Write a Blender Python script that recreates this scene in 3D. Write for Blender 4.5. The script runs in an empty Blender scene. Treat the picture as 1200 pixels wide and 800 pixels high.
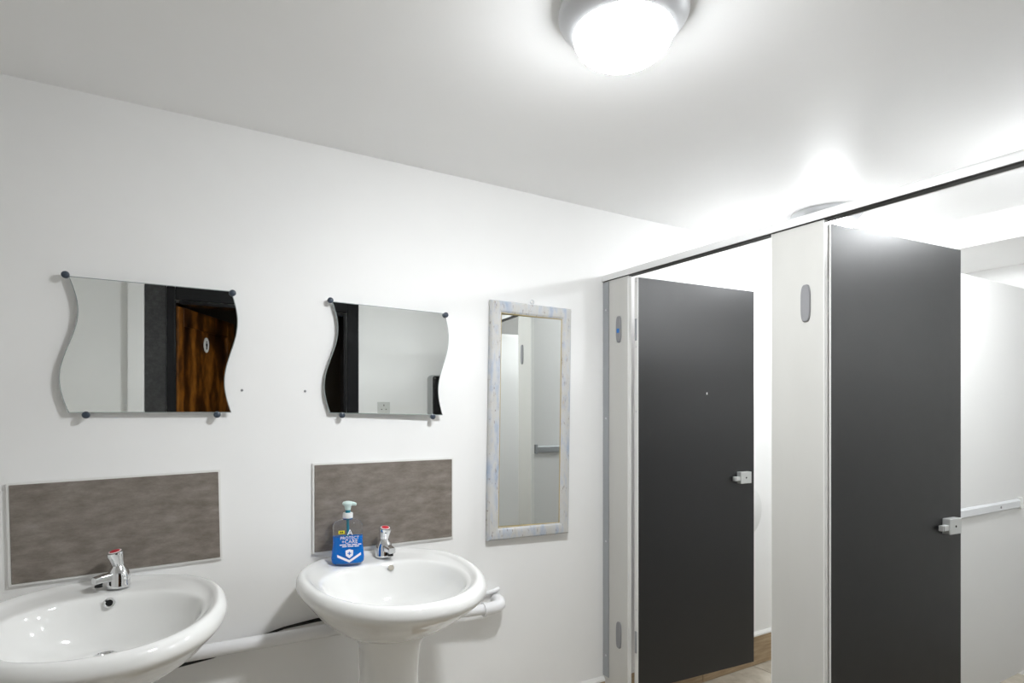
import bpy, bmesh, math, random
from mathutils import Vector, Matrix
random.seed(7)
S = bpy.context.scene
COL = S.collection
PI = math.pi

# ------------------------------------------------------------------ camera, world, exposure
D = 2.05                     # sink wall plane (y)
CZ = 1.322                   # camera height
CEIL = 2.209
XF = 1.687                   # front plane of the cubicles (x)
XB = 3.75                    # wall behind the cubicles
YR = -0.30                   # rear wall (door, socket, dryer)
XL = -1.30                   # left wall

cam_d = bpy.data.cameras.new('camera')
cam = bpy.data.objects.new('camera', cam_d)
COL.objects.link(cam)
cam.location = (0, 0, CZ)
cam.rotation_euler = (PI / 2, 0, -math.radians(30.8))
cam_d.sensor_width = 36.0
cam_d.lens = 704 / 1200 * 36.0
cam_d.shift_y = 82 / 1200
cam_d.clip_start = 0.01
S.camera = cam

w = bpy.data.worlds.new('world')
S.world = w
w.use_nodes = True
w.node_tree.nodes['Background'].inputs[0].default_value = (0.9, 0.95, 1.0, 1)
w.node_tree.nodes['Background'].inputs[1].default_value = 0.02

S.view_settings.view_transform = 'Standard'
S.view_settings.look = 'None'
S.view_settings.gamma = 1.0
S.view_settings.use_curve_mapping = False
S.view_settings.exposure = 1.99
S.cycles.max_bounces = 16
S.cycles.diffuse_bounces = 8
LAMP_MAIN = 34.0             # emission of the room lamp's diffuser
LAMP_STALL = 24.0            # emission of the cubicle lamps' diffusers

# ------------------------------------------------------------------ materials
def mat(name, color=(.8, .8, .8), rough=.5, metal=0.0, spec=.5, trans=0.0, ior=1.45, emit=None, estr=0.0, coat=0.0):
    m = bpy.data.materials.new(name)
    m.use_nodes = True
    b = m.node_tree.nodes['Principled BSDF']
    b.inputs['Base Color'].default_value = (*color, 1)
    b.inputs['Roughness'].default_value = rough
    b.inputs['Metallic'].default_value = metal
    b.inputs['Specular IOR Level'].default_value = spec
    b.inputs['Transmission Weight'].default_value = trans
    b.inputs['IOR'].default_value = ior
    b.inputs['Coat Weight'].default_value = coat
    if emit:
        b.inputs['Emission Color'].default_value = (*emit, 1)
        b.inputs['Emission Strength'].default_value = estr
    return m

def nd(m, t, **kw):
    n = m.node_tree.nodes.new(t)
    for k, v in kw.items():
        setattr(n, k, v)
    return n

def lk(m, a, b):
    m.node_tree.links.new(a, b)

def noise(m, scale=(1, 1, 1), nscale=5, detail=4, rough=.55, coord='Object'):
    tc = nd(m, 'ShaderNodeTexCoord')
    mp = nd(m, 'ShaderNodeMapping')
    mp.inputs['Scale'].default_value = scale
    lk(m, tc.outputs[coord], mp.inputs['Vector'])
    n = nd(m, 'ShaderNodeTexNoise')
    n.inputs['Scale'].default_value = nscale
    n.inputs['Detail'].default_value = detail
    n.inputs['Roughness'].default_value = rough
    lk(m, mp.outputs['Vector'], n.inputs['Vector'])
    return n

def ramp(m, fac, stops):
    r = nd(m, 'ShaderNodeValToRGB')
    e = r.color_ramp.elements
    while len(e) < len(stops):
        e.new(.5)
    for el, (p, c) in zip(e, stops):
        el.position = p
        el.color = (*c, 1)
    lk(m, fac, r.inputs['Fac'])
    return r

def bsdf(m):
    return m.node_tree.nodes['Principled BSDF']

def bump(m, fac, strength=.1, dist=.002):
    b = nd(m, 'ShaderNodeBump')
    b.inputs['Strength'].default_value = strength
    b.inputs['Distance'].default_value = dist
    lk(m, fac, b.inputs['Height'])
    lk(m, b.outputs['Normal'], bsdf(m).inputs['Normal'])

def rough_var(m, fac, lo, hi):
    mr = nd(m, 'ShaderNodeMapRange')
    mr.inputs['To Min'].default_value = lo
    mr.inputs['To Max'].default_value = hi
    lk(m, fac, mr.inputs['Value'])
    lk(m, mr.outputs['Result'], bsdf(m).inputs['Roughness'])

M = {}
m = M['paint'] = mat('white_wall_paint', (.83, .83, .82), .55, spec=.3)
n = noise(m, (1, 1, 1), 2.2, 5)
lk(m, ramp(m, n.outputs['Fac'], [(.3, (.865, .865, .86)), (.7, (.90, .90, .895))]).outputs['Color'], bsdf(m).inputs['Base Color'])
n2 = noise(m, (1, 1, 1), 9, 6)
bump(m, n2.outputs['Fac'], .12, .004)

m = M['ceil'] = mat('white_ceiling_paint', (.82, .82, .82), .42, spec=.35)
n = noise(m, (1, 1, 1), 1.6, 5)
lk(m, ramp(m, n.outputs['Fac'], [(.3, (.865, .865, .865)), (.7, (.895, .895, .895))]).outputs['Color'], bsdf(m).inputs['Base Color'])
n2 = noise(m, (1, 1, 1), 3.0, 3)
bump(m, n2.outputs['Fac'], .10, .012)

M['ceramic'] = mat('white_glazed_ceramic', (.80, .80, .785), .07, spec=.5, coat=.3)
M['chrome'] = mat('polished_chrome', (.78, .79, .80), .06, metal=1)
M['satin'] = mat('satin_grey_metal', (.62, .63, .65), .28, metal=.9)
M['ringm'] = mat('pale_grey_lamp_ring', (.62, .63, .65), .35, metal=.25)
M['alu'] = mat('grey_aluminium_channel', (.36, .375, .39), .4, metal=.2)
M['railw'] = mat('white_coated_rail', (.74, .74, .735), .35)
M['siderail'] = mat('pale_side_rail', (.62, .635, .65), .3)
M['groove'] = mat('dark_rail_groove', (.10, .10, .10), .6)
m = M['lam'] = mat('pale_grey_laminate', (.66, .655, .63), .38)
n = noise(m, (1, 1, .3), 6, 4)
lk(m, ramp(m, n.outputs['Fac'], [(.3, (.545, .54, .515)), (.7, (.58, .575, .55))]).outputs['Color'], bsdf(m).inputs['Base Color'])
m = M['part'] = mat('white_partition_laminate', (.68, .68, .67), .35)
M['edge'] = mat('white_edge_lipping', (.78, .78, .76), .3)
m = M['dark'] = mat('charcoal_door_laminate', (.004, .004, .0045), .5, spec=.8)
n = noise(m, (1, 1, 1), 14, 8, .65)
rough_var(m, n.outputs['Fac'], .36, .46)
n3 = noise(m, (1, 1, 1), 7, 6, .7)
lk(m, ramp(m, n3.outputs['Fac'], [(.35, (.0028, .0028, .0032)), (.62, (.0036, .0036, .004)), (.72, (.008, .0078, .0076))]).outputs['Color'], bsdf(m).inputs['Base Color'])
n2 = noise(m, (1, 1, 1), 240, 2)
bump(m, n2.outputs['Fac'], .12, .0006)
m = M['splash'] = mat('grey_brown_stone_tile', (.2, .18, .16), .5)
n = noise(m, (1.0, 1, 2.6), 13, 10, .72)
r1 = ramp(m, n.outputs['Fac'], [(.28, (.130, .108, .088)), (.48, (.200, .173, .148)), (.62, (.250, .222, .196)), (.78, (.33, .30, .275))])
lk(m, r1.outputs['Color'], bsdf(m).inputs['Base Color'])
bump(m, n.outputs['Fac'], .12, .001)
M['sealant'] = mat('white_sealant', (.82, .82, .80), .4)
M['mirror'] = mat('silvered_mirror', (.86, .885, .87), .0, metal=1)
M['medge'] = mat('ground_glass_edge', (.42, .47, .46), .15, metal=.3)
M['clip'] = mat('slate_plastic_cap', (.045, .06, .085), .3)
M['cliplight'] = mat('clear_clip_backing', (.7, .71, .72), .3)
m = M['frame'] = mat('distressed_painted_wood', (.7, .7, .72), .6)
n = noise(m, (3, 1, 1), 7, 6, .6)
r1 = ramp(m, n.outputs['Fac'], [(.32, (.33, .41, .54)), (.42, (.46, .50, .57)), (.50, (.56, .565, .57)), (.58, (.56, .55, .525)), (.66, (.48, .505, .55)), (.74, (.52, .43, .32))])
n2 = noise(m, (3, 1, 1), 34, 6, .7)
mx = nd(m, 'ShaderNodeMix', data_type='RGBA')
rr = ramp(m, n2.outputs['Fac'], [(.60, (0, 0, 0)), (.69, (1, 1, 1))])
lk(m, rr.outputs['Color'], mx.inputs['Factor'])
lk(m, r1.outputs['Color'], mx.inputs[6])
mx.inputs[7].default_value = (.25, .20, .17, 1)
lk(m, mx.outputs[2], bsdf(m).inputs['Base Color'])
bump(m, n2.outputs['Fac'], .25, .002)
M['gilt'] = mat('worn_gilt_edge', (.45, .36, .18), .5)
M['plast'] = mat('white_plastic_pipe', (.80, .80, .81), .25)
M['plast2'] = mat('white_plastic', (.78, .78, .77), .35)
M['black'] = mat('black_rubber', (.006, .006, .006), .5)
M['hole'] = mat('dark_void', (.004, .004, .004), .8)
M['beige'] = mat('beige_plug', (.38, .35, .29), .5)
m = M['floor'] = mat('greige_stone_floor_tile', (.4, .36, .3), .45)
n = noise(m, (1, 1, 1), 6, 8, .7)
lk(m, ramp(m, n.outputs['Fac'], [(.3, (.27, .23, .18)), (.5, (.42, .38, .31)), (.7, (.56, .52, .45))]).outputs['Color'], bsdf(m).inputs['Base Color'])
M['grout'] = mat('dark_grout', (.09, .08, .07), .8)
m = M['wskirt'] = mat('wood_look_skirting_tile', (.4, .3, .2), .45)
n = noise(m, (2, 2, 26), 4, 6, .6)
lk(m, ramp(m, n.outputs['Fac'], [(.3, (.29, .20, .115)), (.55, (.42, .31, .19)), (.75, (.52, .41, .27))]).outputs['Color'], bsdf(m).inputs['Base Color'])
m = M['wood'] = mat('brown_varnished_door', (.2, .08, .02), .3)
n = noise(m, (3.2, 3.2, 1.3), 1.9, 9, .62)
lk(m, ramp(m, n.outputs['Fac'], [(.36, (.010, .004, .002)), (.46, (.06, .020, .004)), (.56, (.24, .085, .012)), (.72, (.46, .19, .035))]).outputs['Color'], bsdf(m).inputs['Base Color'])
m = M['blackwood'] = mat('black_gloss_paintwork', (.012, .012, .013), .22, spec=.25)
n = noise(m, (1, 1, 1), 60, 8, .75)
lk(m, ramp(m, n.outputs['Fac'], [(.62, (.009, .009, .010)), (.70, (.02, .02, .021)), (.76, (.22, .22, .22))]).outputs['Color'], bsdf(m).inputs['Base Color'])
m = M['greygloss'] = mat('speckled_grey_gloss_paintwork', (.05, .05, .052), .3)
n = noise(m, (1, 1, 1), 38, 6, .75)
lk(m, ramp(m, n.outputs['Fac'], [(.40, (.03, .03, .031)), (.62, (.055, .055, .056)), (.74, (.10, .10, .10)), (.78, (.4, .4, .4))]).outputs['Color'], bsdf(m).inputs['Base Color'])
M['corr'] = mat('dark_corridor_paint', (.05, .035, .02), .5)
M['corrceil'] = mat('corridor_ceiling_paint', (.6, .6, .58), .6)
M['brass'] = mat('brass', (.7, .5, .2), .25, metal=1)
M['signw'] = mat('white_enamel_sign', (.8, .8, .78), .3)
M['diff'] = mat('lit_opal_diffuser', (.9, .9, .9), .3, emit=(.955, .98, 1.0), estr=LAMP_MAIN)
M['diff2'] = mat('lit_opal_diffuser_cubicle', (.9, .9, .9), .3, emit=(.955, .98, 1.0), estr=LAMP_STALL)
for k_, st_ in (('diff', LAMP_MAIN), ('diff2', LAMP_STALL)):
    # emission weighted downward, dimmest at the rim, to weaken the halo on the ceiling
    m = M[k_]
    gm = nd(m, 'ShaderNodeNewGeometry')
    sx = nd(m, 'ShaderNodeSeparateXYZ')
    lk(m, gm.outputs['Normal'], sx.inputs[0])
    neg = nd(m, 'ShaderNodeMath', operation='MULTIPLY')
    neg.inputs[1].default_value = -1.0
    neg.use_clamp = True
    lk(m, sx.outputs['Z'], neg.inputs[0])
    pw = nd(m, 'ShaderNodeMath', operation='POWER')
    pw.inputs[1].default_value = 2.1
    lk(m, neg.outputs[0], pw.inputs[0])
    ma = nd(m, 'ShaderNodeMath', operation='MULTIPLY_ADD')
    ma.inputs[1].default_value = st_ * 1.78
    ma.inputs[2].default_value = st_ * .07
    lk(m, pw.outputs[0], ma.inputs[0])
    lk(m, ma.outputs[0], bsdf(m).inputs['Emission Strength'])
M['clear'] = mat('clear_bottle_plastic', (.93, .95, .96), .03, trans=1.0, ior=1.25)
M['liquid'] = mat('blue_soap', (.0, .30, 1.0), .12, trans=.35, ior=1.3)
M['teal'] = mat('teal_dip_tube', (.01, .20, .27), .35)
M['pump'] = mat('pale_mint_pump', (.62, .76, .74), .3)
M['ink'] = mat('white_label_ink', (.85, .88, .92), .4)
M['dinkb'] = mat('blue_label_ink', (.02, .16, .60), .4)
M['yellow'] = mat('yellow_sticker', (.75, .68, .02), .4)
M['dkink'] = mat('dark_green_ink', (.05, .06, .0), .4)
M['red'] = mat('red_tap_cap', (.55, .01, .03), .3)
M['pinkw'] = mat('white_tap_ring', (.75, .70, .70), .3)
M['hinge'] = mat('grey_hinge_cover', (.25, .25, .26), .35)
M['blue'] = mat('blue_indicator', (.01, .15, .50), .3)
M['lock'] = mat('cast_lock_metal', (.62, .63, .62), .32, metal=.55)
M['dryer'] = mat('black_gloss_dryer', (.01, .01, .011), .12)
M['dryside'] = mat('grey_dryer_case', (.36, .37, .37), .35)
M['sock'] = mat('socket_plate', (.62, .63, .61), .4)

# ------------------------------------------------------------------ mesh helpers
class MB:
    def __init__(self):
        self.v, self.f = [], []

    def add(self, vs, fs):
        o = len(self.v)
        self.v += [tuple(p) for p in vs]
        self.f += [tuple(i + o for i in f) for f in fs]
        return self

    def box(self, c, s):
        x, y, z = c
        a, b, h = s[0] / 2, s[1] / 2, s[2] / 2
        vs = [(x + i * a, y + j * b, z + k * h) for i in (-1, 1) for j in (-1, 1) for k in (-1, 1)]
        return self.add(vs, [(0, 1, 3, 2), (4, 6, 7, 5), (0, 4, 5, 1), (2, 3, 7, 6), (0, 2, 6, 4), (1, 5, 7, 3)])

    def rbox(self, c, s, r=.003, seg=2):
        bm = bmesh.new()
        bmesh.ops.create_cube(bm, size=1)
        bmesh.ops.scale(bm, vec=s, verts=bm.verts)
        bmesh.ops.bevel(bm, geom=bm.edges[:], offset=r, segments=seg, affect='EDGES', profile=.5)
        bmesh.ops.translate(bm, vec=c, verts=bm.verts)
        bm.verts.index_update()
        self.add([v.co[:] for v in bm.verts], [[v.index for v in f.verts] for f in bm.faces])
        bm.free()
        return self

    def rings(self, rs, cap0=False, cap1=False, closed=True):
        n = len(rs[0])
        o = []
        fs = []
        for r in rs:
            o += r
        for i in range(len(rs) - 1):
            for j in range(n if closed else n - 1):
                k = (j + 1) % n
                fs.append((i * n + j, i * n + k, (i + 1) * n + k, (i + 1) * n + j))
        if cap0:
            fs.append(tuple(reversed(range(n))))
        if cap1:
            b = (len(rs) - 1) * n
            fs.append(tuple(range(b, b + n)))
        return self.add(o, fs)

    def lathe(self, prof, c=(0, 0, 0), axis='z', n=32, cap0=True, cap1=True):
        rs = []
        for r, h in prof:
            ring = []
            for i in range(n):
                t = 2 * PI * i / n
                a, b = r * math.cos(t), r * math.sin(t)
                p = {'z': (a, b, h), 'y': (a, h, b), 'x': (h, a, b)}[axis]
                ring.append((p[0] + c[0], p[1] + c[1], p[2] + c[2]))
            rs.append(ring)
        return self.rings(rs, cap0, cap1)

    def tube(self, pts, r, n=16):
        P = [Vector(p) for p in pts]
        rs = []
        up = Vector((0, 0, 1))
        for i, p in enumerate(P):
            d = (P[min(i + 1, len(P) - 1)] - P[max(i - 1, 0)]).normalized()
            u = up if abs(d.z) < .9 else Vector((0, 1, 0))
            a = d.cross(u).normalized()
            b = a.cross(d).normalized()
            rr = r[i] if isinstance(r, (list, tuple)) else r
            rs.append([tuple(p + rr * (math.cos(2 * PI * k / n) * a + math.sin(2 * PI * k / n) * b)) for k in range(n)])
        return self.rings(rs, True, True)

    def prism(self, poly, axis, a, b):
        """extrude a 2-D polygon along an axis between a and b"""
        def p3(p, h):
            return {'y': (p[0], h, p[1]), 'x': (h, p[0], p[1]), 'z': (p[0], p[1], h)}[axis]
        n = len(poly)
        return self.add([p3(p, a) for p in poly] + [p3(p, b) for p in poly],
                        [tuple(reversed(range(n))), tuple(range(n, 2 * n))] + [(i, (i + 1) % n, n + (i + 1) % n, n + i) for i in range(n)])

    def build(self, name, material, parent=None, smooth=False, angle=35):
        me = bpy.data.meshes.new(name)
        me.from_pydata(self.v, [], self.f)
        bm = bmesh.new()
        bm.from_mesh(me)
        bmesh.ops.remove_doubles(bm, verts=bm.verts, dist=1e-6)
        bmesh.ops.recalc_face_normals(bm, faces=bm.faces)
        bm.to_mesh(me)
        bm.free()
        me.materials.append(material if not isinstance(material, str) else M[material])
        if smooth:
            me.shade_smooth()
            me.set_sharp_from_angle(angle=math.radians(angle))
        o = bpy.data.objects.new(name, me)
        COL.objects.link(o)
        o.parent = parent
        return o

def tag(o, label, cat, group=None, kind=None):
    o['label'] = label
    o['category'] = cat
    if group:
        o['group'] = group
    if kind:
        o['kind'] = kind
    return o

def thing(name, label, cat, loc=(0, 0, 0), rot=(0, 0, 0), group=None, kind=None):
    o = bpy.data.objects.new(name, None)
    COL.objects.link(o)
    o.empty_display_size = .1
    o.location = loc
    o.rotation_euler = rot
    return tag(o, label, cat, group, kind)

def share(o, name, loc, parent, rot=(0, 0, 0)):
    c = bpy.data.objects.new(name, o.data)
    COL.objects.link(c)
    c.parent = parent
    c.location = loc
    c.rotation_euler = rot
    return c

def struct(name, mb, material, label, cat, smooth=False):
    o = mb.build(name, material, None, smooth)
    return tag(o, label, cat, None, 'structure')

def text_mesh(name, body, size, material, parent, loc, rot=(PI / 2, 0, 0), align='CENTER', extrude=.0003):
    cu = bpy.data.curves.new(name, 'FONT')
    cu.body = body
    cu.size = size
    cu.align_x = align
    cu.align_y = 'CENTER'
    cu.extrude = extrude
    cu.resolution_u = 3
    tmp = bpy.data.objects.new('tmp_text', cu)
    COL.objects.link(tmp)
    bpy.context.view_layer.update()
    me = bpy.data.meshes.new_from_object(tmp.evaluated_get(bpy.context.evaluated_depsgraph_get()))
    bpy.data.objects.remove(tmp)
    me.materials.clear()
    me.materials.append(M[material])
    o = bpy.data.objects.new(name, me)
    COL.objects.link(o)
    o.parent = parent
    o.location = loc
    o.rotation_euler = rot
    return o

def roundrect(w, h, r, n=6):
    pts = []
    for cx, cz, a0 in ((w / 2 - r, h / 2 - r, 0), (-w / 2 + r, h / 2 - r, 90), (-w / 2 + r, -h / 2 + r, 180), (w / 2 - r, -h / 2 + r, 270)):
        for i in range(n + 1):
            t = math.radians(a0 + 90 * i / n)
            pts.append((cx + r * math.cos(t), cz + r * math.sin(t)))
    return pts

# ------------------------------------------------------------------ room shell
T = .12
# sink wall
wall = struct('wall_sink', MB().box(((XL + XB) / 2, D + T / 2, (CEIL + .1) / 2), (XB - XL + 2 * T, T, CEIL + .1)), 'paint',
              'white painted wall behind the two washbasins', 'wall')
pl0 = MB().lathe([(.0042, 0), (.0036, -.002)], axis='y', n=10).build('wall_plug', M['hinge'], wall, True)
pl0.location = (.237, D, CZ + .0665)
share(pl0, 'wall_plug', (.428, D, CZ + .067), wall)
struct('wall_left', MB().box((XL - T / 2, (D + YR) / 2, (CEIL + .1) / 2), (T, D - YR, CEIL + .1)), 'paint',
       'white painted side wall left of the washbasins', 'wall')
struct('wall_right', MB().box((XB + T / 2, (D + YR) / 2, (CEIL + .1) / 2), (T, D - YR, CEIL + .1)), 'paint',
       'white painted wall at the back of the toilet cubicles', 'wall')
DX0, DX1, DZ = .115, 1.065, 2.03      # doorway in the rear wall
mb = MB()
mb.box(((XL + DX0) / 2 - T / 2, YR - T / 2, (CEIL + .1) / 2), (DX0 - XL + T, T, CEIL + .1))
mb.box(((XB + DX1) / 2 + T / 2, YR - T / 2, (CEIL + .1) / 2), (XB - DX1 + T, T, CEIL + .1))
mb.box(((DX0 + DX1) / 2, YR - T / 2, (DZ + CEIL + .1) / 2), (DX1 - DX0, T, CEIL + .1 - DZ))
struct('wall_rear', mb, 'paint', 'white painted wall with the dark doorway, seen in the mirrors', 'wall')
struct('wall_end', MB().box((2.16, (YR + .26) / 2, CEIL / 2), (.10, .26 - YR - .002, CEIL - .004)), 'paint',
       'short white wall closing off the end of the cubicles', 'wall')

# ceiling, a little uneven
mb = MB()
nx, ny = 60, 30
vs, fs = [], []
for i in range(nx + 1):
    for j in range(ny + 1):
        x = XL - T + (XB - XL + 2 * T) * i / nx
        y = YR - T + (D - YR + 2 * T) * j / ny
        z = CEIL + .004 * math.sin(1.7 * x + .6 * y) + .003 * math.sin(2.9 * y - 1.1 * x) - .010 * max(0, x - 1.2) / 1.5
        vs.append((x, y, z))
for i in range(nx):
    for j in range(ny):
        a = i * (ny + 1) + j
        fs.append((a, a + 1, a + ny + 2, a + ny + 1))
nb = len(vs)
mb.add(vs, fs)
x0, x1, y0, y1 = XL - T, XB + T, YR - T, D + T
mb.add([(x0, y0, CEIL + .12), (x1, y0, CEIL + .12), (x1, y1, CEIL + .12), (x0, y1, CEIL + .12)], [(0, 1, 2, 3)])
struct('ceiling', mb, 'ceil', 'white painted, slightly uneven ceiling', 'ceiling', True)

# boxed-in bulkhead above the rear of the cubicles
struct('trim_1', MB().box(((3.157 + XB) / 2, (D + .262) / 2, (CZ + .742 + CEIL) / 2 + .01), (XB - 3.157, D - .262 - .002, CEIL - CZ - .742 + .02)), 'paint',
       'white boxed-in bulkhead above the back of the cubicles', 'bulkhead')

# floor: grout bed with separate tiles
fl = struct('floor', MB().box(((XL + XB) / 2, (YR + D) / 2, -.03), (XB - XL + 2 * T, D - YR + 2 * T, .05)), 'grout',
            'beige stone-look tiled floor', 'floor')
t0 = MB().rbox((0, 0, 0), (.596, .296, .010), .0015, 1).build('tile', M['floor'], fl)
first = True
X = 2.68 - .6 * 7 + .3
for i in range(9):
    for j in range(8):
        cx = X + .6 * i
        cy = YR + .15 + .3 * j
        if cx > XB + .3:
            continue
        if first:
            t0.location = (cx, cy, -.005)
            first = False
        else:
            share(t0, 'tile', (cx, cy, -.005), fl)

# skirting along the sink wall: wood-look tiles with a white bead on top
sk = thing('baseboard_sink', 'wood-look tile skirting along the foot of the sink wall', 'skirting', (0, D, 0), kind='structure')
b0 = MB().rbox((0, -.006, .076), (.597, .010, .150), .0015, 1).build('skirting_tile', M['wskirt'], sk)
b0.location = (XL + .3, 0, 0)
for i in range(1, 9):
    x = XL + .3 + .6 * i
    if x + .3 < XB + .35:
        share(b0, 'skirting_tile', (x, 0, 0), sk)
MB().prism([(0, .150), (-.013, .150), (-.012, .158), (-.004, .168), (0, .168)], 'x', XL, XB).build('sealant_bead', M['sealant'], sk)

# ------------------------------------------------------------------ doorway seen in the mirrors
d1 = thing('door_1', 'dark panelled wooden door ajar in a black frame, seen in the mirrors', 'door', (DX0, YR, 0), kind='structure')
# architraves and lining (local x from DX0)
W = DX1 - DX0
MB().rbox((-.0225, .012, DZ / 2 + .04), (.045, .035, DZ + .08), .004).build('architrave', M['blackwood'], d1)
MB().rbox((W + .04, .012, DZ / 2 + .04), (.08, .035, DZ + .08), .004).build('architrave', M['blackwood'], d1)
MB().rbox((W / 2, .012, DZ + .04), (W - .002, .034, .08), .004).build('architrave', M['blackwood'], d1)
MB().box((-.105, .006, CEIL / 2 - .02), (.116, .010, CEIL - .06)).build('wall_strip', M['greygloss'], d1)
for x in (.004, W - .012):
    MB().box((x, -.06, DZ / 2), (.006 if x < .1 else .02, .115, DZ - .01)).build('door_lining', M['blackwood'], d1)
MB().box((W / 2, -.06, DZ - .012), (W - .05, .115, .02)).build('door_lining', M['blackwood'], d1)
# leaf, ajar
lf = MB()
LW, LH = .80, 1.985
lf.box((LW / 2, -.022, LH / 2 + .008), (LW, .028, LH))
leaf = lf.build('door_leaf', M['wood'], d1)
leaf.location = (.016, -.012, 0)
leaf.rotation_euler = (0, 0, -math.radians(60))
for x, sw in ((.034, .068), (LW - .055, .11)):
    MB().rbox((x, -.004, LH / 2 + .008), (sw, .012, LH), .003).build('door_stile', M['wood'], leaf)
for z, h in ((LH - .05, .12), (1.0, .16), (.13, .24)):
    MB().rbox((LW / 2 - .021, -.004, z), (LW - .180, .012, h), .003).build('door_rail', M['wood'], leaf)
sg = [(.034 * math.cos(t), .052 * math.sin(t)) for t in [2 * PI * i / 32 for i in range(32)]]
sgo = MB().prism(sg, 'y', -.008, -.003).build('door_sign', M['signw'], leaf)
sgo.location = (.378, 0, 1.785)
# pictogram of a standing figure
fg = MB()
fg.lathe([(.0065, 0), (.0065, .0015)], (0, -.0035, .022), 'y', 14)
fg.prism([(-.010, .013), (.010, .013), (.010, -.006), (.006, -.006), (.006, -.030), (-.006, -.030), (-.006, -.006), (-.010, -.006)], 'y', -.0035, -.0015)
fg.build('door_sign_figure', M['black'], leaf).location = (.378, .0, 1.785)
kb = MB().lathe([(.028, 0), (.028, .006), (.010, .010), (.010, .04), (.026, .05), (.030, .062), (.022, .072), (0.001, .074)], axis='y', n=24).build('door_knob', M['brass'], leaf, True)
kb.location = (LW - .06, 0, 1.03)

# corridor behind the door
struct('wall_corridor', MB().box((.9, -1.72, 1.3), (3.2, .1, 2.6)), 'corr', 'dark brown corridor wall beyond the doorway', 'wall')
struct('wall_corridor_left', MB().box((-.76, -1.05, 1.3), (.1, 1.22, 2.6)), 'corr', 'dark corridor side wall beyond the doorway, on the washbasin side', 'wall')
struct('wall_corridor_right', MB().box((2.46, -1.05, 1.3), (.1, 1.22, 2.6)), 'corr', 'dark corridor side wall beyond the doorway, on the cubicle side', 'wall')
struct('ceiling_corridor', MB().box((.9, -1.1, 2.42), (3.4, 1.36, .06)), 'corrceil', 'pale corridor ceiling beyond the doorway', 'ceiling')
struct('floor_corridor', MB().box((.9, -1.1, -.03), (3.4, 1.36, .05)), 'corr', 'dark corridor floor beyond the doorway', 'floor')
struct('trim_2', MB().rbox((-.095, YR + .022, CEIL / 2 - .01), (.088, .05, CEIL - .03), .006), 'paint',
       'white boxed-in pipe beside the black door frame', 'pipe boxing')

# socket and hand dryer on the rear wall
so = thing('wall_socket', 'small grey wall socket plate on the white wall seen in the mirror', 'socket', (1.335, YR, CZ + .026))
MB().rbox((0, .005, 0), (.092, .010, .090), .003).build('plate', M['sock'], so)
for x, z in ((0, .02), (-.017, -.010), (.017, -.010)):
    MB().box((x, .0105, z), (.008 if x else .006, .001, .006 if x else .012)).build('pin_hole', M['hole'], so)
for x in (-.034, .034):
    MB().lathe([(.004, .010), (.0035, .0115)], (x, 0, 0), 'y', 10).build('screw', M['satin'], so)
hd = thing('hand_dryer', 'glossy black hand dryer with grey case on the wall seen in the mirror', 'hand dryer', (1.80, YR, 1.44))
MB().rbox((0, .05, 0), (.265, .10, .32), .03, 4).build('case', M['dryside'], hd, True)
MB().rbox((0, .105, .0), (.235, .035, .30), .016, 4).build('front_cover', M['dryer'], hd, True)
MB().lathe([(.03, 0), (.03, -.03), (.024, -.035)], (0, .06, -.155), 'z', 20).build('nozzle', M['chrome'], hd, True)

# ------------------------------------------------------------------ ceiling lamps
def lamp(label, loc, dm, ring_r=.143, dome_r=.110):
    t = thing('ceiling_lamp', label, 'ceiling lamp', loc, group='round ceiling lamps')
    MB().lathe([(ring_r - .004, .012), (ring_r, 0), (ring_r, -.010), (ring_r - .004, -.018), (dome_r + .008, -.042), (dome_r + .001, -.046), (dome_r - .01, -.040)],
               n=64, cap0=True, cap1=False).build('base_ring', M['ringm'], t, True)
    prof = [(dome_r, -.040)]
    for i in range(1, 13):
        a = PI / 2 * i / 12
        prof.append((max(dome_r * math.cos(a), .0008), -.046 - .064 * math.sin(a)))
    MB().lathe(prof, n=64, cap0=True).build('diffuser', dm, t, True, 60)
    return t

lamp('lit round ceiling lamp in front of the cubicles, at the top of the photo', (.895, 1.02, CEIL - .004), M['diff'])
lamp('lit round ceiling lamp above the cubicle beside the framed mirror', (2.56, 1.575, CEIL - .014), M['diff2'])
lamp('lit round ceiling lamp above the cubicle farthest from the washbasins, outside the frame', (2.50, .66, CEIL - .014), M['diff2'])

# ------------------------------------------------------------------ splashback tiles
def splash(label, cx, cz, w_, h_, rot):
    t = thing('splashback_tile', label, 'wall tile', (cx, D, cz), (0, -rot, 0), 'splashback tiles behind the basins')
    MB().rbox((0, -.006, 0), (w_, .010, h_), .0012, 1).build('tile_face', M['splash'], t)
    e = .006
    for nm, x, z, sx, sz in (('t', 0, h_ / 2 + e / 2, w_ + 2 * e, e), ('b', 0, -h_ / 2 - e / 2, w_ + 2 * e, e), ('l', -w_ / 2 - e / 2, 0, e, h_), ('r', w_ / 2 + e / 2, 0, e, h_)):
        MB().box((x, -.0045, z), (sx, .007, sz)).build('sealant_bead', M['sealant'], t)
    return t

splash('grey stone-look tile behind the basin cut off by the photo edge', -.077, CZ - .1565 * D, .498, .262, .0215)
splash('grey stone-look tile behind the basin with the soap bottle', .706, CZ - .157 * D, .499, .288, .000)

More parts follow.
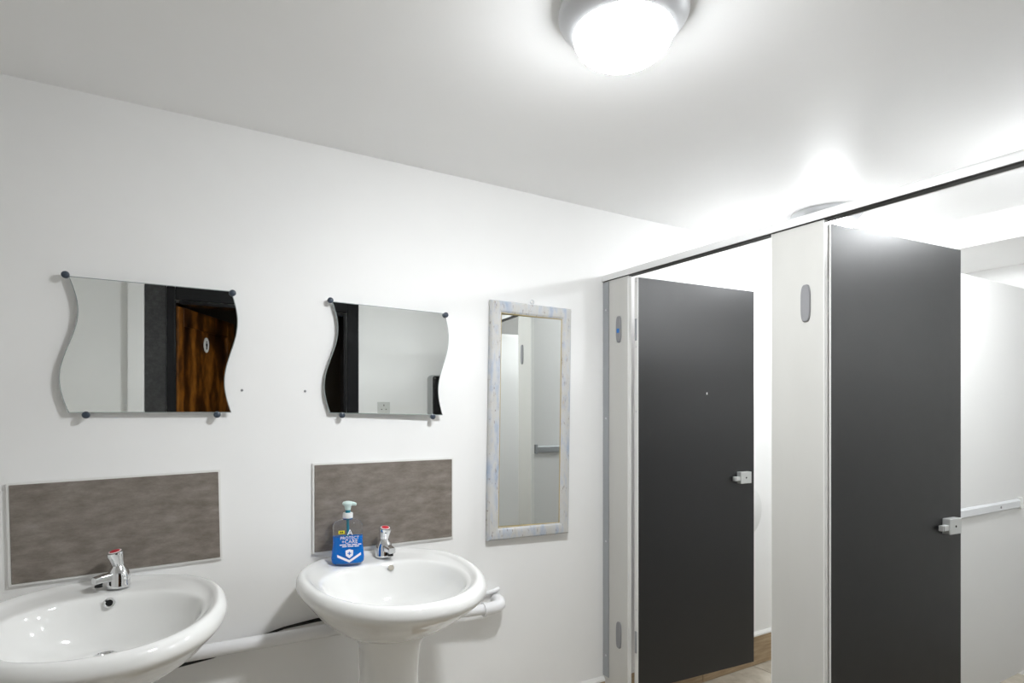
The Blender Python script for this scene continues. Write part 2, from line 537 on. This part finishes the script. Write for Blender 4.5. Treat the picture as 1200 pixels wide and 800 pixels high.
# ------------------------------------------------------------------ wavy mirrors
def wavy_mirror(label, loc, rot):
    t = thing('wavy_mirror', label, 'mirror', loc, rot, 'frameless mirrors with wavy sides')
    w_, h_, A = .406, .374, .0205
    n = 36
    left = [(-w_ / 2 + A * math.sin(2 * PI * i / n), h_ / 2 - h_ * i / n) for i in range(n + 1)]
    right = [(w_ / 2 + A * .9 * math.sin(2 * PI * i / n), h_ / 2 - h_ * i / n) for i in range(n + 1)]
    mb = MB()
    # slab body (edge + back)
    vs, fs = [], []
    for i in range(n + 1):
        for (x, z) in (left[i], right[i]):
            vs += [(x, -.0025, z), (x, .0025, z)]
    for i in range(n):
        a, b = 4 * i, 4 * (i + 1)
        fs += [(a, a + 1, b + 1, b), (a + 2, b + 2, b + 3, a + 3), (a + 1, a + 3, b + 3, b + 1), (a, b, b + 2, a + 2)]
    e = 4 * n
    fs += [(0, 2, 3, 1), (e, e + 1, e + 3, e + 2)]
    mb.add(vs, fs).build('glass_slab', M['medge'], t)
    # silvered face, inset by the ground bevel
    vs, fs = [], []
    q = .0022
    for i in range(n + 1):
        z = left[i][1]
        z = min(max(z, -h_ / 2 + q), h_ / 2 - q)
        vs += [(left[i][0] + q, -.0028, z), (right[i][0] - q, -.0028, z)]
    for i in range(n):
        fs.append((2 * i, 2 * i + 1, 2 * i + 3, 2 * i + 2))
    mb = MB().add(vs, fs)
    o = mb.build('mirror_face', M['mirror'], t)
    if o.data.polygons[0].normal.y > 0:
        o.data.flip_normals()
    # four clips: dark caps on pale backings
    for (x, z) in ((-w_ / 2 - .006, h_ / 2 + .002), (w_ / 2 + .003, h_ / 2 - .006), (-.163, -h_ / 2 - .006), (.163, -h_ / 2 - .006)):
        c = MB().lathe([(.0075, .016), (.0075, -.004), (.0085, -.0045)], (x, 0, z), 'y', 20).build('clip', M['cliplight'], t, True)
        MB().lathe([(.0098, -.0045), (.0100, -.008), (.0088, -.0115), (.005, -.0135), (.0006, -.014)], (x, 0, z), 'y', 20).build('cap', M['clip'], c, True)
    return t

wavy_mirror('wavy-sided frameless mirror reflecting the brown door, above the basin at the photo edge', (.002, D - .016, CZ + .0895 * D), (0, 0, 0))
wavy_mirror('wavy-sided frameless mirror reflecting the white wall, above the basin with soap', (.711, D - .019, CZ + .0865 * D), (0, .020, -math.radians(1.6)))

# ------------------------------------------------------------------ framed mirror
fm = thing('framed_mirror', 'tall narrow mirror in a distressed blue-white wooden frame', 'mirror',
           (1.297, D - .0195, CZ - .0176 * D), (0, .016, -math.radians(1.0)))
FW, FH, FB = .378, .929, .046
def frame_bar(name, p, q, r_, s_):
    # p,q outer corners, r_,s_ inner corners (2-D x,z): front is crowned between the outer and inner edge
    def lerp(a, b, t):
        return (a[0] + (b[0] - a[0]) * t, a[1] + (b[1] - a[1]) * t)
    prof = [(0, .012), (0, -.004), (.12, -.010), (.5, -.013), (.85, -.010), (1, -.004), (1, .012)]
    A_ = [(*lerp(p, r_, t), y) for t, y in prof]
    B_ = [(*lerp(q, s_, t), y) for t, y in prof]
    ra = [(x, y, z) for x, z, y in A_]
    rb = [(x, y, z) for x, z, y in B_]
    return MB().rings([ra, rb], True, True).build(name, M['frame'], fm, True, 30)
o_ = [(-FW / 2, FH / 2), (FW / 2, FH / 2), (FW / 2, -FH / 2), (-FW / 2, -FH / 2)]
i_ = [(-FW / 2 + FB, FH / 2 - FB), (FW / 2 - FB, FH / 2 - FB), (FW / 2 - FB, -FH / 2 + FB), (-FW / 2 + FB, -FH / 2 + FB)]
for k, nm in enumerate(('frame_rail', 'frame_stile', 'frame_rail', 'frame_stile')):
    frame_bar(nm, o_[k], o_[(k + 1) % 4], i_[k], i_[(k + 1) % 4])
gw, gh = FW - 2 * FB + .002, FH - 2 * FB + .002
g = MB().box((0, .006, 0), (gw, .004, gh)).build('mirror_face', M['mirror'], fm)
g.rotation_euler = (0, 0, -math.radians(2.7))
for x, z, sx, sz in ((-gw / 2 + .0015, 0, .003, gh), (gw / 2 - .0015, 0, .003, gh), (0, gh / 2 - .0015, gw - .006, .003), (0, -gh / 2 + .0015, gw - .006, .003)):
    MB().box((x, -.0015, z), (sx, .006, sz)).build('gilt_slip', M['gilt'], fm)
MB().box((0, .0135, 0), (FW - .02, .003, FH - .02)).build('backing', M['beige'], fm)
ring = [(.004 + .0085 * math.cos(t), .006, FH / 2 + .012 + .0085 * math.sin(t)) for t in [2 * PI * i / 20 for i in range(21)]]
hk = MB().tube(ring, .0016, 8).build('hanging_ring', M['satin'], fm, True)
MB().rbox((.004, .006, FH / 2 + .002), (.014, .004, .008), .001, 1).build('ring_plate', M['satin'], fm)

# ------------------------------------------------------------------ washbasins
# (half width, half depth towards the wall, centre y, z, extra depth towards the front)
RINGS = [(.080, .078, -.255, -.200, .0), (.112, .105, -.258, -.193, .008), (.168, .155, -.258, -.162, .022), (.214, .198, -.257, -.122, .040), (.248, .232, -.256, -.084, .056),
         (.270, .260, -.255, -.058, .066), (.284, .278, -.255, -.038, .070), (.285, .279, -.255, -.020, .070), (.277, .271, -.255, -.006, .070),
         (.265, .258, -.255, .0, .070), (.254, .246, -.255, -.003, .068), (.245, .231, -.260, -.010, .064), (.236, .206, -.277, -.015, .062), (.228, .186, -.288, -.018, .062),
         (.221, .176, -.289, -.024, .060), (.213, .168, -.289, -.040, .056), (.196, .152, -.284, -.072, .046), (.156, .118, -.268, -.112, .030), (.096, .074, -.240, -.134, .012), (.045, .038, -.216, -.142, .0), (.024, .024, -.21, -.146, .0)]
RINGS = [(a * .96, b, c, z, f) for a, b, c, z, f in RINGS]
def ering(a, b, cy, z, fe=0.0, n=96, ex=2.15):
    out = []
    for i in range(n):
        t = 2 * PI * i / n
        c, s = math.cos(t), math.sin(t)
        x = a * math.copysign(abs(c) ** (2 / ex), c)
        y = cy + (b if s > 0 else b + fe) * math.copysign(abs(s) ** (2 / ex), s)
        y = min(y, -.0015)
        out.append((x, y, z + (.045 * min(0, y + .12) * min(1, max(0, (.20 + z) / .10)) if fe > 0 else 0)))
    return out

def basin(label, cx, rim_z, chrome, dx):
    t = thing('washbasin', label, 'washbasin', (cx, D, rim_z), group='white pedestal washbasins')
    # denser rings by Catmull-Rom over the profile
    rr = []
    n = len(RINGS)
    for i in range(n - 1):
        p0, p1, p2, p3 = RINGS[max(i - 1, 0)], RINGS[i], RINGS[i + 1], RINGS[min(i + 2, n - 1)]
        for k in range(3):
            u = k / 3
            rr.append(tuple(.5 * (2 * b + (c - a) * u + (2 * a - 5 * b + 4 * c - d) * u * u + (3 * b - a - 3 * c + d) * u ** 3) for a, b, c, d in zip(p0, p1, p2, p3)))
    rr.append(RINGS[-1])
    MB().rings([ering(*r) for r in rr], True, False).build('bowl', M['ceramic'], t, True, 50)
    # drain
    MB().lathe([(.026, -.1445), (.024, -.1435), (.019, -.1465), (.017, -.150)], (0, -.21, 0), 'z', 28, False, False).build('drain_ring', M['chrome'], t, True)
    MB().lathe([(.0242, -.150), (.020, -.151)], (0, -.21, 0), 'z', 24).build('drain_hole', M['hole'], t)
    # overflow on the back slope of the bowl
    ov = MB()
    ov.lathe([(.0135, 0), (.0135, .003), (.0115, .004), (.0085, .003), (.0080, -.001)], (0, 0, 0), 'z', 24, True, False)
    if chrome:
        o = ov.build('overflow_ring', M['chrome'], t, True)
        h = MB().lathe([(.0086, .0016), (.008, .002)], n=20).build('overflow_hole', M['hole'], t)
    else:
        o = MB().lathe([(.0115, 0), (.0115, .0012), (.0095, .0016)], n=24).build('overflow_ring', M['satin'], t, True)
        h = MB().lathe([(.0098, .0016), (.009, .002)], n=20).build('overflow_hole', M['beige'], t)
    for q in (o, h):
        q.location = (dx, -.1250, -.037)
        q.rotation_euler = (math.radians(66), 0, 0)
    # pedestal
    pr = []
    H = rim_z
    for z, a, b, cy in ((-H + .001, .125, .118, -.235), (-H + .03, .122, .115, -.235), (-H + .06, .112, .104, -.236), (-.62, .100, .094, -.238), (-.45, .088, .088, -.240), (-.32, .086, .087, -.242), (-.24, .090, .091, -.248), (-.185, .108, .104, -.255), (-.178, .108, .104, -.256)):
        pr.append(ering(a, b, cy, z, 0, 64, 2.6))
    MB().rings(pr, True, True).build('pedestal', M['ceramic'], t, True, 50)
    return t

Z1, Z2 = CZ - .231 * D, CZ - .2355 * D
B1X, B2X = -.106, .630
basin('white pedestal washbasin cut off by the left edge of the photo', B1X, Z1, True, .004)
basin('white pedestal washbasin with the blue soap bottle on it', B2X, Z2, False, .048)

def tap(label, x, z, turn):
    t = thing('push_tap', label, 'tap', (x, D - .062, z - .0105), (0, 0, turn), group='chrome push taps')
    MB().lathe([(.0285, 0), (.0292, .002), (.0292, .006), (.0280, .009), (.0280, .028), (.0268, .035), (.0225, .047), (.0165, .056), (.0140, .061), (.0120, .066)], n=36).build('body', M['chrome'], t, True)
    h = MB().lathe([(.0120, -.006), (.0150, .0), (.0165, .010), (.0190, .020), (.0212, .028), (.0218, .033), (.0210, .0365), (.0160, .0375)], n=36).build('push_head', M['chrome'], t, True)
    h.location = (0, -.001, .062)
    h.rotation_euler = (math.radians(13), 0, 0)
    MB().lathe([(.0160, .0374), (.0152, .0384), (.0100, .0386)], n=28).build('cap_ring', M['pinkw'], h, True)
    MB().lathe([(.0128, .0382), (.0120, .0392), (.0060, .0396), (.0005, .0397)], n=28).build('red_cap', M['red'], h, True)
    # spout toward the bowl
    sp = []
    for y, zc, w_, hh in ((-.014, .030, .030, .024), (-.034, .031, .028, .021), (-.050, .030, .026, .019), (-.062, .028, .025, .018)):
        sp.append([(px, y, zc + pz) for px, pz in roundrect(w_, hh, .005, 4)])
    s = MB().rings(sp, True, True).build('spout', M['chrome'], t, True)
    MB().lathe([(.0095, .010), (.0095, .017), (.0105, .022)], (0, -.050, 0), 'z', 20).build('outlet', M['black'], s, True)
    return t

tap('chrome push tap with red cap on the basin cut off by the photo edge', B1X + .022, Z1, -math.radians(62))
tap('chrome push tap with red cap beside the blue soap bottle', B2X + .046, Z2, math.radians(6))

# ------------------------------------------------------------------ soap bottle
sb = thing('soap_bottle', 'clear pump bottle of bright blue hand soap on the basin deck', 'soap bottle', (.543, D - .094, Z2 - .0095), (0, 0, -math.radians(14)))
def brings(levels, k=1.0):
    out = []
    for z, a, b in levels:
        r = []
        for i in range(48):
            t = 2 * PI * i / 48
            c, s = math.cos(t), math.sin(t)
            r.append((k * a * math.copysign(abs(c) ** (2 / 2.7), c), k * b * math.copysign(abs(s) ** (2 / 2.7), s), z))
        out.append(r)
    return out
LV = [(.001, .046, .024), (.006, .0505, .0275), (.020, .0520, .0285), (.040, .0495, .0275), (.065, .0470, .0265), (.095, .0470, .0265), (.115, .0485, .0270), (.126, .0470, .0260), (.134, .0400, .0230), (.139, .0270, .0180), (.142, .0150, .0135), (.150, .0125, .0125)]
MB().rings(brings(LV), True, True).build('bottle_body', M['clear'], sb, True, 50)
MB().rings(brings([(.0025, .044, .0225)] + [(z, a - .0016, b - .0016) for z, a, b in LV[1:5]] + [(.088, .0453, .0248)]), True, True).build('liquid_soap', M['liquid'], sb, True, 50)
MB().lathe([(.0155, .146), (.0160, .148), (.0160, .160), (.0150, .163)], n=28).build('pump_collar', M['plast2'], sb, True)
MB().tube([(0, 0, .145), (0, 0, .100), (.002, 0, .012)], .0042, 12).build('dip_tube', M['teal'], sb, True)
MB().lathe([(.0080, .161), (.0080, .172), (.0065, .174)], n=20).build('pump_stem', M['teal'], sb, True)
hp = MB().lathe([(.0085, .172), (.0100, .178), (.0105, .184), (.0165, .190), (.0175, .194), (.0150, .198), (.008, .200), (.0005, .2005)], n=28)
hp.tube([(.005, -.001, .192), (.018, -.005, .192), (.026, -.008, .190)], [.0075, .0062, .0045], 12)
hp.build('pump_head', M['pump'], sb, True, 50)
fy = -.0285
text_mesh('letter_mark', 'A', .026, 'ink', sb, (.006, fy, .103))
text_mesh('lettering', 'PROTECT', .0135, 'ink', sb, (.005, fy - .0002, .0855))
text_mesh('lettering', '+CARE', .0165, 'ink', sb, (.005, fy - .0004, .0735))
for zz, segs in ((.0645, ((-.026, .020), (-.003, .012), (.012, .016), (.031, .010))), (.0590, ((-.018, .014), (-.001, .018), (.020, .014)))):
    ln = MB()
    for x0, w_ in segs:
        ln.box((x0 + w_ / 2, fy - .0006, zz), (w_, .0006, .0030))
    ln.build('small_print_line', M['ink'], sb)
ys = MB().rbox((-.020, fy + .0005, .105), (.019, .001, .0105), .0004, 1).build('price_sticker', M['yellow'], sb)
MB().box((-.0235, fy - .0003, .105), (.0042, .0006, .0055)).box((-.0175, fy - .0003, .105), (.0050, .0006, .0050)).build('sticker_print', M['dkink'], ys)
MB().prism([(-.034, .034), (-.033, .026), (.004, .007), (.040, .030), (.040, .038), (.004, .015)], 'y', fy - .0020, fy - .0008).build('chevron', M['ink'], sb)
sh = MB().prism([(-.008, .046), (.004, .050), (.016, .046), (.015, .030), (.004, .021), (-.007, .030)], 'y', fy - .0030, fy - .0014).build('shield', M['ink'], sb)
MB().box((.004, fy - .0032, .037), (.011, .0006, .0035)).box((.004, fy - .0032, .037), (.0035, .0007, .011)).build('shield_cross', M['dinkb'], sh)

# ------------------------------------------------------------------ pipework under the basins
wp = thing('waste_pipe', 'white plastic waste pipe along the wall below the basins', 'pipe', (0, D, CZ))
pz = -.713
MB().tube([(-.30, -.045, pz + .003), (B2X - .02, -.045, pz - .006)], .021, 20).build('pipe_run', M['plast'], wp, True)
MB().tube([(B2X - .02, -.045, pz - .006), (1.085, -.060, pz - .030)], .020, 20).build('pipe_run', M['plast'], wp, True)
el = [(1.065, -.060, pz - .030), (1.105, -.060, pz - .029), (1.122, -.057, pz - .028), (1.137, -.048, pz - .025), (1.145, -.032, pz - .020), (1.147, -.001, pz - .018)]
MB().tube(el, .0235, 20).build('elbow', M['plast'], wp, True, 60)
MB().tube([(1.060, -.060, pz - .030), (1.068, -.060, pz - .030)], .0258, 20).build('elbow_collar', M['plast'], wp, True)
sp = MB().tube([(B2X + .05, -.014, pz - .022), (1.06, -.012, pz + .010), (1.135, -.011, pz + .017), (1.150, -.007, pz + .019), (1.158, -.0005, pz + .019)], .0078, 14).build('supply_pipe', M['plast'], None, True, 60)
sp.location = (0, D, CZ)
tag(sp, 'thin white supply pipe just above the elbow of the waste pipe', 'pipe')
cb = MB().tube([(-.14, -.015, pz - .046), (.04, -.015, pz - .040), (.155, -.014, pz - .033), (.24, -.012, pz - .008), (.36, -.011, pz + .016), (.46, -.011, pz + .023), (.56, -.011, pz + .024)], [.007, .007, .005, .004, .004, .006, .006], 10).build('dark_line', M['black'], None, True)
cb.location = (0, D, CZ)  # tapering black tube that draws the dark line beside the waste pipe
tag(cb, 'thin dark line along the white waste pipe between the basins', 'cable')

# ------------------------------------------------------------------ toilet cubicles
ZD0, ZD1 = .168, CZ + .270 * D         # door / partition bottom and top
ZR0, ZR1 = CZ + .2755 * D, CZ + .288 * D
PT = .018                              # panel thickness

def hinge_cover(parent, y, z, dot=False):
    pts = [(.0155 * math.copysign(abs(math.cos(t)) ** .62, math.cos(t)), .056 * math.copysign(abs(math.sin(t)) ** .62, math.sin(t))) for t in [2 * PI * i / 40 for i in range(40)]]
    o = MB().rings([[(h, a * k, b * (1 - (1 - k) * .3)) for a, b in pts] for h, k in ((0, 1), (-.004, 1), (-.0065, .85))], True, True)
    c = o.build('hinge_cover', M['hinge'], parent, True, 30)
    c.location = (0, y, z)
    if dot:
        MB().box((-.0064, 0, -.006), (.001, .016, .018)).build('indicator', M['blue'], c)
    return c

def screw(parent, loc, axis='x', sgn=-1, r=.0045, name='screw', material='satin'):
    return MB().lathe([(r, 0), (r * .95, sgn * .0015), (r * .5, sgn * .0025)], loc, axis, 12).build(name, M[material], parent, True)

def pilaster(label, y0, y1, covers, channel=False):
    """panel of the cubicle front between y0 > y1; its front face lies in the plane XF"""
    t = thing('cubicle_pilaster', label, 'cubicle panel', (XF, y0, 0), group='fronts of the toilet cubicles')
    wd = y0 - y1
    z0, z1 = .02, ZR0 - .002
    MB().box((PT / 2, -wd / 2, (z0 + z1) / 2), (PT, wd - .004, z1 - z0)).build('panel', M['lam'], t)
    for y in (-.001, -wd + .001):
        MB().box((PT / 2, y, (z0 + z1) / 2), (PT + .001, .002, z1 - z0)).build('edge_strip', M['edge'], t)
    MB().box((PT / 2, -wd / 2, z0 / 2), (PT, wd - .03, z0)).build('foot', M['alu'], t)
    for y, z, dot in covers:
        hinge_cover(t, -y, z, dot)
    if channel:
        MB().box((-.003, -.018, (ZR0 + .17) / 2), (.003, .036, ZR0 - .18)).build('wall_channel', M['alu'], t)
        ch = MB().box((PT + .003, -.018, (ZR0 + .17) / 2), (.003, .036, ZR0 - .18)).build('wall_channel', M['alu'], t)
        for zz in (CZ + .214 * D, CZ - .0145 * D, CZ - .274 * D, CZ - .515 * D):
            screw(t, (-.0045, -.020, zz))
    return t

P1a, P1b = D - .003, .9226 * D
P2a, P2b = .5945 * D, .509 * D
P3a, P3b = .181 * D, .10 * D + .07
pilaster('narrow pale grey cubicle panel fixed to the sink wall by a metal channel', P1a, P1b, [(.100, CZ + .169 * D, True), (.100, CZ - .46 * D, False)], True)
pilaster('pale grey cubicle panel standing between the two charcoal doors', P2a, P2b, [(.118, CZ + .159 * D, False), (.118, CZ - .47 * D, False)])
pilaster('pale grey cubicle panel at the far end of the row, outside the frame', P3a, P3b, [])

# head rail
hr = thing('head_rail', 'white head rail running along the top of the cubicles', 'rail', (XF, 0, ZR0))
hz = ZR1 - ZR0
ya, yb = D - .0015, P3b
prof = [(-.010, 0), (-.010, hz * .75), (-.006, hz), (.036, hz), (.040, hz * .8), (.040, 0), (.034, 0), (.034, .004), (-.006, .004), (-.006, 0)]
MB().prism(prof, 'y', yb, ya).build('rail_profile', M['railw'], hr)
MB().box((.0215, (ya + yb) / 2, .0015), (.0245, ya - yb - .002, .003)).build('rail_groove', M['groove'], hr)
MB().box((-.0025, (ya + yb) / 2, .0015), (.0065, ya - yb - .002, .003)).build('rail_groove', M['groove'], hr)

# doors (open inward, almost at right angles)
def cubicle_door(label, hx, hy, ang, lock_z):
    t = thing('cubicle_door', label, 'cubicle door', (hx, hy, 0), (0, 0, ang), group='charcoal cubicle doors')
    L = .668
    MB().box((L / 2, .0105, (ZD0 + ZD1) / 2), (L - .003, .0185, ZD1 - ZD0 - .002)).build('core', M['lam'], t)
    MB().box((L / 2, .0006, (ZD0 + ZD1) / 2), (L - .0015, .0012, ZD1 - ZD0)).build('dark_face', M['dark'], t)
    MB().box((-.0005, .0105, (ZD0 + ZD1) / 2), (.003, .0215, ZD1 - ZD0)).build('edge_strip', M['edge'], t)
    MB().box((L - .0007, .0108, (ZD0 + ZD1) / 2), (.0015, .0190, ZD1 - ZD0)).build('edge_strip', M['dark'], t)
    for zz in (CZ + .262 * D, CZ + .0, CZ - .20 * D, CZ + .13 * D, CZ - .4 * D):
        screw(t, (-.002, .010, zz), 'x', -1, .0030)
    lk_ = MB().rbox((L - .076, -.0125, lock_z), (.066, .025, .052), .0015, 1).build('lock_case', M['lock'], t)
    MB().lathe([(.0040, -.0252), (.0036, -.0258)], (L - .076, 0, lock_z), 'y', 12).build('lock_screw', M['hole'], lk_)
    MB().rbox((L - .076 - .049, -.0135, lock_z - .004), (.034, .015, .019), .0015, 1).build('lock_bolt', M['lock'], lk_)
    MB().box((L - .076 - .060, -.0212, lock_z - .004), (.0015, .0008, .017)).build('bolt_mark', M['groove'], lk_)
    for zz in (CZ + .165 * D, CZ - .465 * D):
        MB().rbox((-.004, .010, zz), (.005, .010, .09), .001, 1).build('hinge_block', M['alu'], t)
    return t

dA = cubicle_door('charcoal cubicle door standing open beside the tall framed mirror', .836 * D, .9073 * D, math.atan2(-.0243, .3265), CZ - .146 * D)
MB().rbox((.378, -.0004, CZ + .0385 * D), (.006, .0008, .010), .0003, 1).build('face_chip', M['signw'], dA)
cubicle_door('charcoal cubicle door standing open nearest the right edge of the photo', .8355 * D, .5069 * D, math.atan2(-.029, .337), CZ - .187 * D)

# partitions
def partition(label, y, rails):
    t = thing('cubicle_partition', label, 'partition', (XF + PT + .004, y, 0), group='partitions between the toilet cubicles')
    L = XB - (XF + PT + .004) - .003
    z0, z1 = ZD0, CZ + .2665 * D
    MB().box((L / 2, 0, (z0 + z1) / 2), (L - .002, PT, z1 - z0)).build('panel', M['part'], t)
    MB().box((L / 2, 0, z1 + .001), (L - .002, PT + .001, .002)).build('edge_strip', M['edge'], t)
    MB().box((L - .008, 0, (z0 + z1) / 2), (.014, PT + .006, z1 - z0 - .004)).build('wall_channel', M['alu'], t)
    MB().tube([(.20, 0, 0), (.20, 0, z0)], .016, 16).build('leg', M['satin'], t, True)
    for sgn, xa, xb, z, screws in rails:
        y0 = sgn * PT / 2
        pf = [(y0, -.019), (y0 + sgn * .008, -.019), (y0 + sgn * .014, -.013), (y0 + sgn * .014, .013), (y0 + sgn * .008, .019), (y0, .019)]
        r = MB().prism(pf, 'x', xa, xb).build('side_rail', M['alu'] if sgn > 0 else M['siderail'], t, True, 25)
        r.location = (0, 0, z)
        for x in screws:
            screw(r, (x, y0 + sgn * .0138, 0), 'y', sgn, .0055, 'screw', 'hinge')
        for x in (xa, xb):
            MB().rbox((x, y0 + sgn * .010, .003), (.016, .020, .052), .003, 2).build('end_bracket', M['alu'] if sgn > 0 else M['edge'], r)
    return t

partition('pale partition between the two cubicles with a white side rail', .5575 * D, [(-1, .20, 1.56, CZ - .197 * D, (.45, 1.36)), (1, .035, 1.3, CZ - .104 * D, (.3, 1.1))])
partition('pale end partition of the cubicle row, outside the frame', .145 * D, [])

# toilet paper dispenser on the sink wall inside the first cubicle
dp = thing('paper_dispenser', 'round white toilet paper dispenser on the wall behind the open charcoal door', 'dispenser', (2.485, D, CZ - .238 * D))
MB().lathe([(.135, 0), (.138, -.01), (.138, -.09), (.132, -.105), (.115, -.112), (.001, -.114)], axis='y', n=48).build('drum_cover', M['plast2'], dp, True)
MB().rbox((0, -.055, -.135), (.15, .07, .03), .006).build('outlet_lip', M['hinge'], dp, True)
MB().lathe([(.02, -.1135), (.018, -.116)], (0, 0, .07), 'y', 16).build('lock', M['satin'], dp, True)
